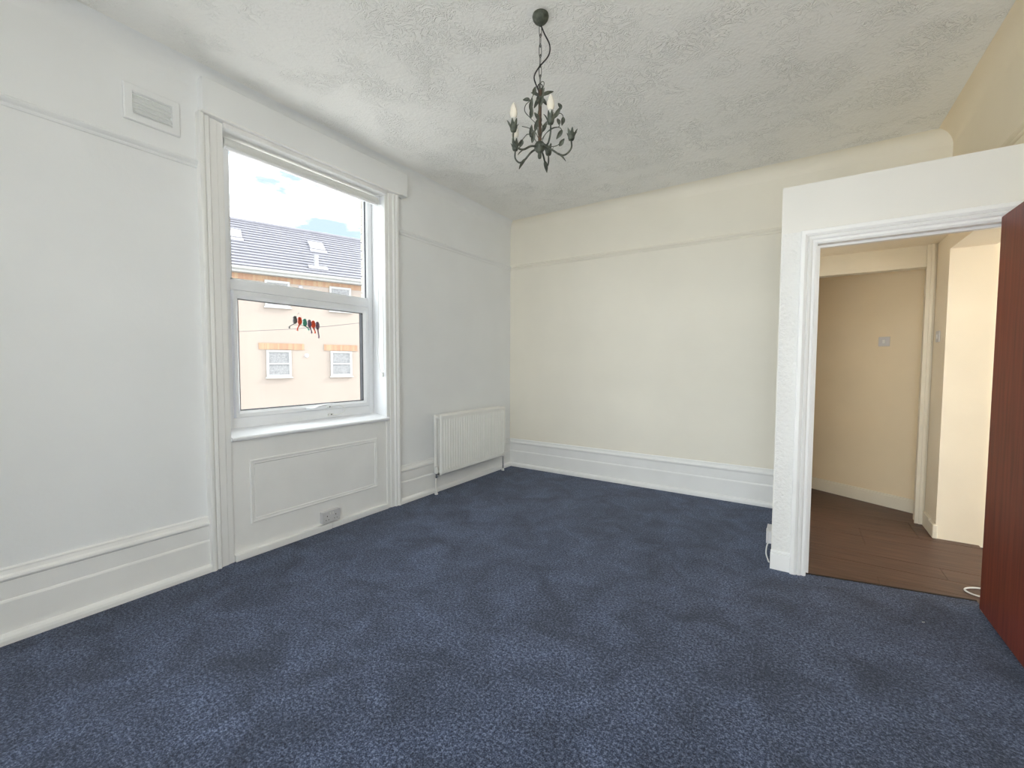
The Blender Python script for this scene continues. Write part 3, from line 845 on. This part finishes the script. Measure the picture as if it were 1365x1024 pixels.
# side room, with an unseen window added to brighten it and the hall
SX0, SX1, SY0, SY1 = 4.165, 6.20, -3.00, -0.105
WY0, WY1, WZ0, WZ1 = -2.75, -0.30, 0.35, 2.50
mb = MB()
mb.box(SX0, SX1+0.2, SY1, SY1+0.15, -0.02, 2.75)
mb.box(SX0, SX1+0.2, SY0-0.15, SY0, -0.02, 2.75)
mb.box(SX1, SX1+0.2, SY0, WY0, -0.02, 2.75); mb.box(SX1, SX1+0.2, WY1, SY1, -0.02, 2.75)
mb.box(SX1, SX1+0.2, WY0, WY1, -0.02, WZ0); mb.box(SX1, SX1+0.2, WY0, WY1, WZ1, 2.75)
struct(mb.build('wall_side_room', M_HALLW), 'sunlit cream walls of the room off the hall', 'wall')
struct(MB().box(SX0, SX1+0.2, SY0-0.15, SY1+0.15, 2.75, 2.85).build('ceiling_side_room', M_HALLW), 'cream ceiling of the room off the hall', 'ceiling')
struct(MB().box(SX0, 6.3, SY0, BY+0.035, -0.06, 0.0).build('floor_side_room', M_PLANK), 'dark floor of the room off the hall', 'floor')
w3 = struct(empty('fill_window_3', (SX1+0.1, (WY0+WY1)/2, WZ0)), 'added white window, unseen, brightening the room off the hall', 'window')
hw, hh = (WY1-WY0)/2, WZ1-WZ0
mb = MB()
for a, c in ((-hw, -hw+0.06), (-0.03, 0.03), (hw-0.06, hw)): mb.box(-0.03, 0.03, a, c, 0, hh)
mb.box(-0.028, 0.028, -hw, hw, 0, 0.06); mb.box(-0.028, 0.028, -hw, hw, hh-0.06, hh)
mb.build('frame', M_UPVC, w3)
for a, c in ((-hw+0.06, -0.03), (0.03, hw-0.06)): MB().box(-0.003, 0.003, a, c, 0.06, hh-0.06).build('pane', M_GLASS, w3)
portal((SX1+0.21, (WY0+WY1)/2, (WZ0+WZ1)/2), (-1, 0, 0), WY1-WY0, WZ1-WZ0)
# flush lamp added out of view to brighten the lobby and hall
lamp = tag(empty('hall_fill_lamp', (3.48, -0.98, HC)), 'added flush dome fill lamp, out of view behind the door head', 'lamp')
MB().lathe([(0.115, 0.0), (0.118, -0.012), (0.110, -0.020)], (0, 0, 0), 'z', 28).build('lamp_base', M_PLASTIC, lamp, True)
mt, n, l, b = nodes_of('warm_diffuser')
b.inputs['Base Color'].default_value = (0.9, 0.85, 0.75, 1)
b.inputs['Emission Color'].default_value = (1.0, 0.76, 0.45, 1)
b.inputs['Emission Strength'].default_value = 4.6
MB().lathe([(0.106, -0.018), (0.100, -0.036), (0.082, -0.054), (0.050, -0.068), (0.010, -0.074)], (0, 0, 0), 'z', 28).build('diffuser', mt, lamp, True)

def switch(name, loc, rz, label):
    t = tag(empty(name, loc, rz), label, 'switch')   # faces local -y
    MB().rbox(-0.043, 0.043, -0.010, 0, -0.043, 0.043, 0.004).build('face_plate', M_SOCKET, t)
    MB().rbox(-0.010, 0.010, -0.015, -0.009, -0.016, 0.016, 0.003).build('rocker', M_PLASTIC, t)
    return t
sc_p = (Vector((3.689, 0.642))-AA).dot(dwall)
sp_ = AA + dwall*sc_p + nwall*0.0005
switch('light_switch', (sp_.x, sp_.y, 1.508), math.atan2(dwall.y, dwall.x), 'square light switch on the beige angled hall wall')
switch('light_switch', (HX-0.0005, 0.045, 1.515), -pi/2, 'light switch on the hall pier beside the side-room opening')
# loose white cable by the door
mb = MB().tube(spline([(4.02, -1.00, 0.004), (3.955, -0.995, 0.005), (3.895, -1.03, 0.006), (3.872, -1.075, 0.006), (3.90, -1.115, 0.005), (3.96, -1.125, 0.005), (4.05, -1.12, 0.004)], 36), 0.0045, 8)
tag(mb.build('loose_cable', M_PLASTIC, None, True), 'loop of white cable lying on the hall floor beside the open door', 'cable')

# ================================================================== chandelier
CH = Vector((1.917, -2.597, CZ))
ch = tag(empty('chandelier', CH), 'dark verdigris leaf chandelier with candle bulbs hanging from the ceiling', 'chandelier')
mb = MB().lathe([(0.018, 0.0), (0.039, -0.001), (0.041, -0.010), (0.038, -0.022), (0.030, -0.033), (0.020, -0.041), (0.010, -0.044), (0.007, -0.052), (0.003, -0.056)], (0, 0, 0), 'z', 28)
mb.build('ceiling_rose', M_LEAF, ch, True)
# chain links: long pressed links, alternately turned
link = MB().tube([(0.0065*cos(a), 0, 0.0245*sin(a) + (0.009 if sin(a) > 0 else -0.009)) for a in [2*pi*k/16 for k in range(16)]], 0.0016, 6, closed=True).mesh('chain_link', M_CHAIN, True)
z0c, z1c = -0.050, -0.345
nl = 6
stepc = (z0c-z1c)/nl
for k in range(nl):
    inst('chain_link', link, ch, (0, 0, z0c-stepc*(k+0.5)), (0, 0, YAW + (0.35 if k % 2 == 0 else 0.35+pi/2)))
TOP = -0.350; HUB = -0.640
Rv = Vector((cos(YAW), sin(YAW), 0)); Tv = Vector((sin(YAW), -cos(YAW), 0))   # horizontal axes across and towards the doorway side
def P(u, v, z): return Rv*u + Tv*v + Vector((0, 0, z))
mb = MB().tube(spline([P(0.002, 0, -0.050), P(0.020, 0.004, -0.095), P(0.046, 0.006, -0.150), P(0.040, 0.004, -0.200), P(-0.006, 0.004, -0.255), P(-0.030, 0.004, -0.300), P(-0.018, 0.003, -0.345), P(0.004, 0, -0.390)], 56), 0.0034, 8)
mb.build('flex', M_CORD, ch, True)
# loop, stem, hub, finial
mb = MB().tube([P(0.012*cos(a), 0, TOP+0.004+0.014*sin(a)) for a in [2*pi*k/14 for k in range(14)]], 0.0022, 6, closed=True); mb.build('hanging_loop', M_CHAIN, ch, True)
mb = MB().lathe([(0.004, TOP-0.010), (0.010, TOP-0.016), (0.011, TOP-0.060), (0.0085, TOP-0.070), (0.0085, HUB+0.03), (0.010, HUB+0.02)], (0, 0, 0), 'z', 14); mb.build('stem', M_STEM, ch, True)
mb = MB().lathe([(0.008, HUB+0.026), (0.020, HUB+0.020), (0.028, HUB+0.006), (0.028, HUB-0.006), (0.020, HUB-0.022), (0.009, HUB-0.030), (0.010, HUB-0.046), (0.008, HUB-0.056), (0.002, HUB-0.060)], (0, 0, 0), 'z', 18); mb.build('hub', M_LEAF, ch, True)

def leaf_mesh(mb, base, direction, up, length, width, curl=0.25, nseg=6):
    """thin curved pointed leaf with a raised midrib fold"""
    d = direction.normalized(); s = d.cross(up).normalized(); nn = s.cross(d).normalized()
    th = 0.0009
    L, C_, Rr = [], [], []
    for i in range(nseg+1):
        t = i/nseg
        w = width*0.5*(sin(pi*min(1, t*0.92+0.04))**0.8)*(1-0.35*t)
        c = base + d*(length*t) + nn*(curl*length*t*t)
        L.append(c - s*w + nn*w*0.35); Rr.append(c + s*w + nn*w*0.35); C_.append(c)
    for off in (0,):
        top = [[mb.bm.verts.new(p + nn*th) for p in row] for row in (L, C_, Rr)]
        bot = [[mb.bm.verts.new(p - nn*th) for p in row] for row in (L, C_, Rr)]
        for g, fl_ in ((top, 0), (bot, 1)):
            for a, b_ in ((0, 1), (1, 2)):
                for i in range(nseg):
                    q = (g[a][i], g[a][i+1], g[b_][i+1], g[b_][i])
                    mb.bm.faces.new(q if fl_ else q[::-1])
        for i in range(nseg):
            mb.bm.faces.new((top[0][i], top[0][i+1], bot[0][i+1], bot[0][i]))
            mb.bm.faces.new((top[2][i], bot[2][i], bot[2][i+1], top[2][i+1]))
    return mb

RA = 0.158
angs = [radians(15 + 72*k) for k in range(5)]
has_bulb = {0: True, 4: True, 3: True}
for k, ph in enumerate(angs):
    dr = Rv*sin(ph) + Tv*cos(ph)
    def Q(r, z, off=0.0): return dr*r + dr.cross(Vector((0, 0, 1)))*off + Vector((0, 0, z))
    # arm: leaves the hub, dips, sweeps up into the cup
    arm_pts = spline([Q(0.020, HUB-0.004), Q(0.055, HUB-0.012), Q(0.100, HUB-0.040), Q(0.132, HUB-0.040), Q(0.158, HUB-0.010), Q(RA, HUB+0.030)], 30)
    arm = MB().tube(arm_pts, [0.0052-0.0012*i/30 for i in range(len(arm_pts))], 8).build('arm', M_LEAF, ch, True)
    mbl = MB(); leaf_mesh(mbl, Q(0.085, HUB-0.032), (dr*0.75-Vector((0, 0, 0.50))), Vector((0, 0, 1)), 0.062, 0.025, -0.15)
    mbl.build('arm_leaf', M_LEAF, arm)
    # tulip cup of pointed petals
    cupb = Q(RA, HUB+0.028)
    cup = MB().lathe([(0.006, -0.002), (0.013, 0.002), (0.0165, 0.012), (0.0155, 0.030), (0.0135, 0.040), (0.011, 0.040)], cupb, 'z', 14).build('bulb_cup', M_LEAF, ch, True)
    mbp = MB()
    for j in range(7):
        a = 2*pi*j/7 + k
        pd = Vector((cos(a), sin(a), 0))
        leaf_mesh(mbp, cupb + pd*0.013 + Vector((0, 0, 0.006)), Vector((0, 0, 1))+pd*(0.05 if j % 2 else 0.22), -pd, 0.052 if j % 2 else 0.046, 0.021, -0.02 if j % 2 else -0.22, 5)
    mbp.build('petals', M_LEAF, cup)
    if has_bulb.get(k):
        MB().lathe([(0.010, 0.038), (0.0135, 0.040), (0.0135, 0.064), (0.011, 0.066)], cupb, 'z', 16).build('bulb_collar', M_HOLDER, cup, True)
        bl = MB().lathe([(0.010, 0.064), (0.0165, 0.074), (0.0185, 0.086), (0.0170, 0.102), (0.0115, 0.120), (0.0050, 0.134), (0.0012, 0.139)], cupb, 'z', 18).build('candle_bulb', M_BULB, ch, True)
# wire tendrils with leaves round the stem: (points across u, towards v, height h above the hub), leaves (u, v, h, du, dh, length)
TEND = [
 ([(-8, 4, 60), (-18, 8, 110), (-47, 14, 139), (-76, 16, 172), (-72, 12, 208), (-47, 8, 236), (-34, 6, 264)],
  [(-47, 14, 139, 0.05, 1, 46), (-50, 8, 182, 0.1, 1, 50), (-50, 8, 234, -1, 0.25, 34), (-34, 6, 262, 0.2, 1, 34)]),
 ([(-8, -4, 50), (-22, -8, 78), (-50, -10, 100), (-90, -6, 109)],
  [(-46, -10, 54, 0.0, 1, 50), (-24, -6, 84, 0.15, 1, 52)]),
 ([(-10, 10, 8), (-34, 18, 40), (-62, 20, 54), (-88, 18, 26)],
  [(-40, 16, 12, 0.15, 1, 54), (-88, 18, 27, -0.3, -1, 34)]),
 ([(6, 4, 60), (20, 10, 96), (62, 16, 130), (88, 16, 165), (106, 12, 196)],
  [(70, 16, 138, 0.5, 0.9, 52), (104, 12, 186, -0.25, 1, 36)]),
 ([(70, 16, 140), (96, 14, 164), (112, 12, 158), (118, 10, 138)], [(116, 10, 148, -0.05, -1, 34)]),
 ([(8, 2, 20), (28, 6, 62), (62, 10, 92), (98, 8, 96), (112, 6, 80)], [(112, 6, 84, -0.6, -1, 44)]),
 ([(8, -6, 40), (36, -12, 80), (70, -14, 104), (98, -12, 112), (96, -10, 134)], [(97, -10, 120, -0.1, 1, 34)]),
 ([(10, 8, 0), (50, 20, -10), (82, 22, -6), (104, 20, 12), (112, 18, 22)], [(96, 20, -6, 0.6, 0.9, 36)]),
 ([(0, 12, 40), (-8, 34, 90), (-14, 56, 130), (-6, 70, 168)], [(-10, 44, 108, -0.3, 1, 48), (-6, 70, 166, 0.3, 1, 42)]),
 ([(2, -12, 30), (12, -36, 84), (20, -60, 128), (10, -74, 170)], [(14, -44, 100, 0.4, 1, 48), (10, -74, 168, -0.3, 1, 42)]),
]
for pts, leaves in TEND:
    sp_l = spline([P(u*1e-3, v*1e-3, HUB+h*0.95e-3) for u, v, h in pts], 28)
    tn = MB().tube(sp_l, 0.0019, 6).build('tendril', M_LEAF, ch, True)
    for (u, v, h, du, dh, ln) in leaves:
        mbl = MB()
        leaf_mesh(mbl, P(u*1e-3, v*1e-3, HUB+h*0.95e-3), Rv*du+Vector((0, 0, dh)), Tv+Rv*0.35, ln*1.08e-3, 0.025, 0.28 if du >= 0 else -0.28, 7)
        mbl.build('tendril_leaf', M_LEAF, tn)
# leaves at the head of the stem, pointing up, curling over and hanging
HEAD = [(-10, 6, 0.35, 1.0, 44, -0.5), (-16, 4, -0.7, 0.7, 40, -0.8), (12, 8, 0.9, 0.35, 62, -0.35), (6, 10, 0.1, -1.0, 50, 0.3),
        (-8, 10, -0.35, -1.0, 52, 0.3), (4, -8, 0.3, 0.9, 40, 0.6), (-6, -10, -0.5, -0.8, 50, -0.3), (14, -6, 0.55, -0.9, 44, 0.3)]
for (u, v, du, dh, ln, cu) in HEAD:
    mbl = MB()
    leaf_mesh(mbl, P(u*0.6e-3, v*0.8e-3, TOP-0.045), Rv*du+Vector((0, 0, dh))+Tv*(0.25 if v > 0 else -0.35), Tv+Rv*0.2, ln*1e-3, 0.022, cu, 7)
    mbl.build('crown_leaf', M_LEAF, ch)
mbw = MB().tube(spline([P(0.0, 0, TOP-0.02), P(-0.006, 0.002, TOP+0.008), P(0.010, 0.004, TOP+0.026), P(0.020, 0.002, TOP+0.020), P(0.014, 0, TOP-0.004), P(0.002, 0, TOP-0.020)], 25), 0.0019, 6)
mbw.build('wire_loop', M_LEAF, ch, True)

# ================================================================== across the yard
TH = radians(20)
F0 = Vector((-14.0718, 4.5498, 0))
bld = tag(empty('rendered_building', F0, -TH + pi/2), 'peach rendered house with grey tiled roof seen through the window', 'building')
# local axes: +x along the facade (away from the camera side), -y towards us
A0, A1 = -9.0, 11.0
GZ = -6.0
MB().box(A0, A1, 0, 7.0, GZ, 4.80).build('wall', M_FACADE, bld)
band = MB().box(A0, A1, -0.02, 0.0, 4.43, 4.64).build('brick_band', M_SOLD, bld)
MB().box(A0, A1, -0.24, 0.0, 4.66, 4.72).build('soffit', M_EXTW, bld)
MB().box(A0, A1, -0.26, -0.22, 4.66, 4.82).build('fascia', M_EXTW, bld)
mb = MB().extrude([(-0.38, 4.86), (-0.375, 4.80), (-0.345, 4.76), (-0.305, 4.76), (-0.27, 4.80), (-0.262, 4.86), (-0.275, 4.86), (-0.285, 4.81), (-0.31, 4.775), (-0.34, 4.775), (-0.362, 4.81), (-0.367, 4.86)], A0, A1, lambda p, q, t: (t, p, q))
mb.build('gutter', M_EXTW, bld)
# roof: every course a lapped step
PT = radians(35); NR = 17; SLOPE = 4.62
def RP(a, s, lift=0.0): return (a, -0.25+s*cos(PT)-lift*sin(PT), 4.88+s*sin(PT)+lift*cos(PT))
mb = MB()
step = SLOPE/NR
prof = []
for i in range(NR):
    prof += [(i*step, 0.050), ((i+1)*step, 0.008)]
prof += [(SLOPE, -0.08), (0, -0.08)]
mb.extrude(prof, A0, A1, lambda s, h, t: RP(t, s, h))
roof = tag(mb.build('roof_tiles', M_TILE, bld), 'rows of lapped grey roof tiles', kind='stuff')
mb = MB().tube([RP(A0, SLOPE+0.02, 0.02), RP(A1, SLOPE+0.02, 0.02)], 0.10, 10); mb.build('ridge', M_TILE, bld)
ry = SLOPE*cos(PT)-0.25; rz = 4.88+SLOPE*sin(PT)
mb = MB().extrude([(ry, rz-0.02), (2*ry+0.5, 4.80), (2*ry+0.4, 4.70), (ry, rz-0.15)], A0, A1, lambda p, q, t: (t, p, q)); mb.build('rear_roof', M_TILE, bld)
mb = MB().extrude([(0.0, 4.78), (ry*2, 4.78), (ry, rz-0.16)], A0+0.3, A0+0.4, lambda p, q, t: (t, p, q)); mb.build('gable', M_FACADE, bld)
for (a0, a1, s0, s1) in ((1.66, 2.16, 2.56, 3.24), (-1.75, -1.05, 2.58, 3.26)):
    sk = MB()
    for q0, q1, r0, r1 in ((a0-0.06, a0, s0-0.06, s1+0.06), (a1, a1+0.06, s0-0.06, s1+0.06), (a0, a1, s0-0.06, s0), (a0, a1, s1, s1+0.06)):
        v = [[RP(a, s, h) for a, s in ((q0, r0), (q1, r0), (q1, r1), (q0, r1))] for h in (0.0, 0.11)]
        lo = [sk.bm.verts.new(p) for p in v[0]]; hi = [sk.bm.verts.new(p) for p in v[1]]
        for i in range(4): sk.bm.faces.new((lo[i], lo[(i+1) % 4], hi[(i+1) % 4], hi[i]))
        sk.bm.faces.new(hi); sk.bm.faces.new(lo[::-1])
    so = sk.build('skylight', M_LEAD, bld)
    g = MB()
    lo = [g.bm.verts.new(RP(a, s, 0.03)) for a, s in ((a0, s0), (a1, s0), (a1, s1), (a0, s1))]
    hi = [g.bm.verts.new(RP(a, s, 0.09)) for a, s in ((a0, s0), (a1, s0), (a1, s1), (a0, s1))]
    for i in range(4): g.bm.faces.new((lo[i], lo[(i+1) % 4], hi[(i+1) % 4], hi[i]))
    g.bm.faces.new(hi); g.bm.faces.new(lo[::-1])
    g.build('pane', M_SKYL, so)
    g = MB().extrude([(s0-0.30, 0.056), (s0-0.06, 0.060), (s0-0.06, 0.035), (s0-0.30, 0.035)], a0-0.10, a1+0.10, lambda s, h, t: RP(t, s, h)); g.build('flashing', M_LEAD, so)
px, py_, pz = RP(1.50, 0.62, 0.0)
mb = MB().lathe([(0.085, -0.05), (0.085, 0.30), (0.095, 0.31), (0.095, 0.34), (0.085, 0.35), (0.085, 0.46), (0.10, 0.47), (0.10, 0.51), (0.02, 0.53)], (px, py_, pz), 'z', 14); mb.build('vent_pipe', M_EXTW, bld)
MB().extrude([(0.40, 0.075), (0.70, 0.075), (0.70, 0.03), (0.40, 0.03)], 1.18, 1.92, lambda s, h, t: RP(t, s, h)).build('pipe_flashing', M_LEAD, bld)

def ext_window(a0, a1, z0, z1):
    w = MB()
    w.frame([(-0.0, 0.0), (0.0, 0.05), (0.06, 0.05), (0.09, 0.03), (0.09, 0.0)], (a0, a1, z0, z1), lambda u, v, h: (u, -h, v))
    w.box(a0-0.04, a1+0.04, -0.10, 0, z0-0.05, z0)
    wo = w.build('window', M_EXTW, bld)
    zm = (z0+z1)/2
    MB().box(a0+0.08, a1-0.08, -0.045, -0.008, zm-0.03, zm+0.03).build('meeting_rail', M_EXTW, wo)
    MB().box(a0+0.085, a1-0.085, -0.014, -0.006, z0+0.085, zm-0.025).build('pane', M_NET, wo)
    MB().box(a0+0.085, a1-0.085, -0.014, -0.006, zm+0.025, z1-0.085).build('pane', M_NET, wo)
for zz in (0.72, 3.47, -2.03):
    for a0 in (-0.44, 1.93, -4.9, 6.4):
        ext_window(a0, a0+0.88, zz, zz+(1.06 if zz < 3 else 1.02))
        if zz < 3:
            MB().box(a0-0.25, a0+1.36 if a0 < 0 else a0+1.12, -0.025, 0, zz+1.08, zz+1.33).build('brick_lintel', M_SOLD, bld)
for a, zz in ((1.01, 1.58), (0.84, 4.33)):
    MB().lathe([(0.09, -0.06), (0.07, -0.09), (0.02, -0.09)], (a, 0.06, zz), 'y', 14).build('wall_outlet', M_LEAD, bld)

mb = MB().tube([(-9.2, -2.4, 2.02), (-6.31, -0.47, 1.90), (-5.38, 0.15, 1.955), (-4.7, 0.6, 2.02), (-4.21, 0.93, 2.085), (-1.5, 2.75, 2.62), (-0.345, 3.52, 2.90)], 0.006, 6)
tag(mb.build('overhead_cable', M_CABLE), 'thin dark overhead cable strung across the yard outside', 'cable')
struct(MB().box(-60, 60, -60, 60, GZ-0.2, GZ).build('ground_outside', M_GROUND), 'grey street level far below the window', 'ground')

# lint flecks on the carpet
for i, (x, y, r) in enumerate(((2.36, -3.93, 0.4), (2.50, -3.62, 1.1), (2.80, -3.55, 2.0), (3.60, -1.62, 0.2))):
    mb = MB().tube([(x-0.006*cos(r), y-0.006*sin(r), 0.002), (x, y, 0.003), (x+0.006*cos(r+0.5), y+0.006*sin(r+0.5), 0.002)], 0.0016, 6)
    tag(mb.build('lint_fleck', M_PLASTIC), 'tiny white fleck of lint on the navy carpet', 'lint', 'white lint flecks on the carpet')
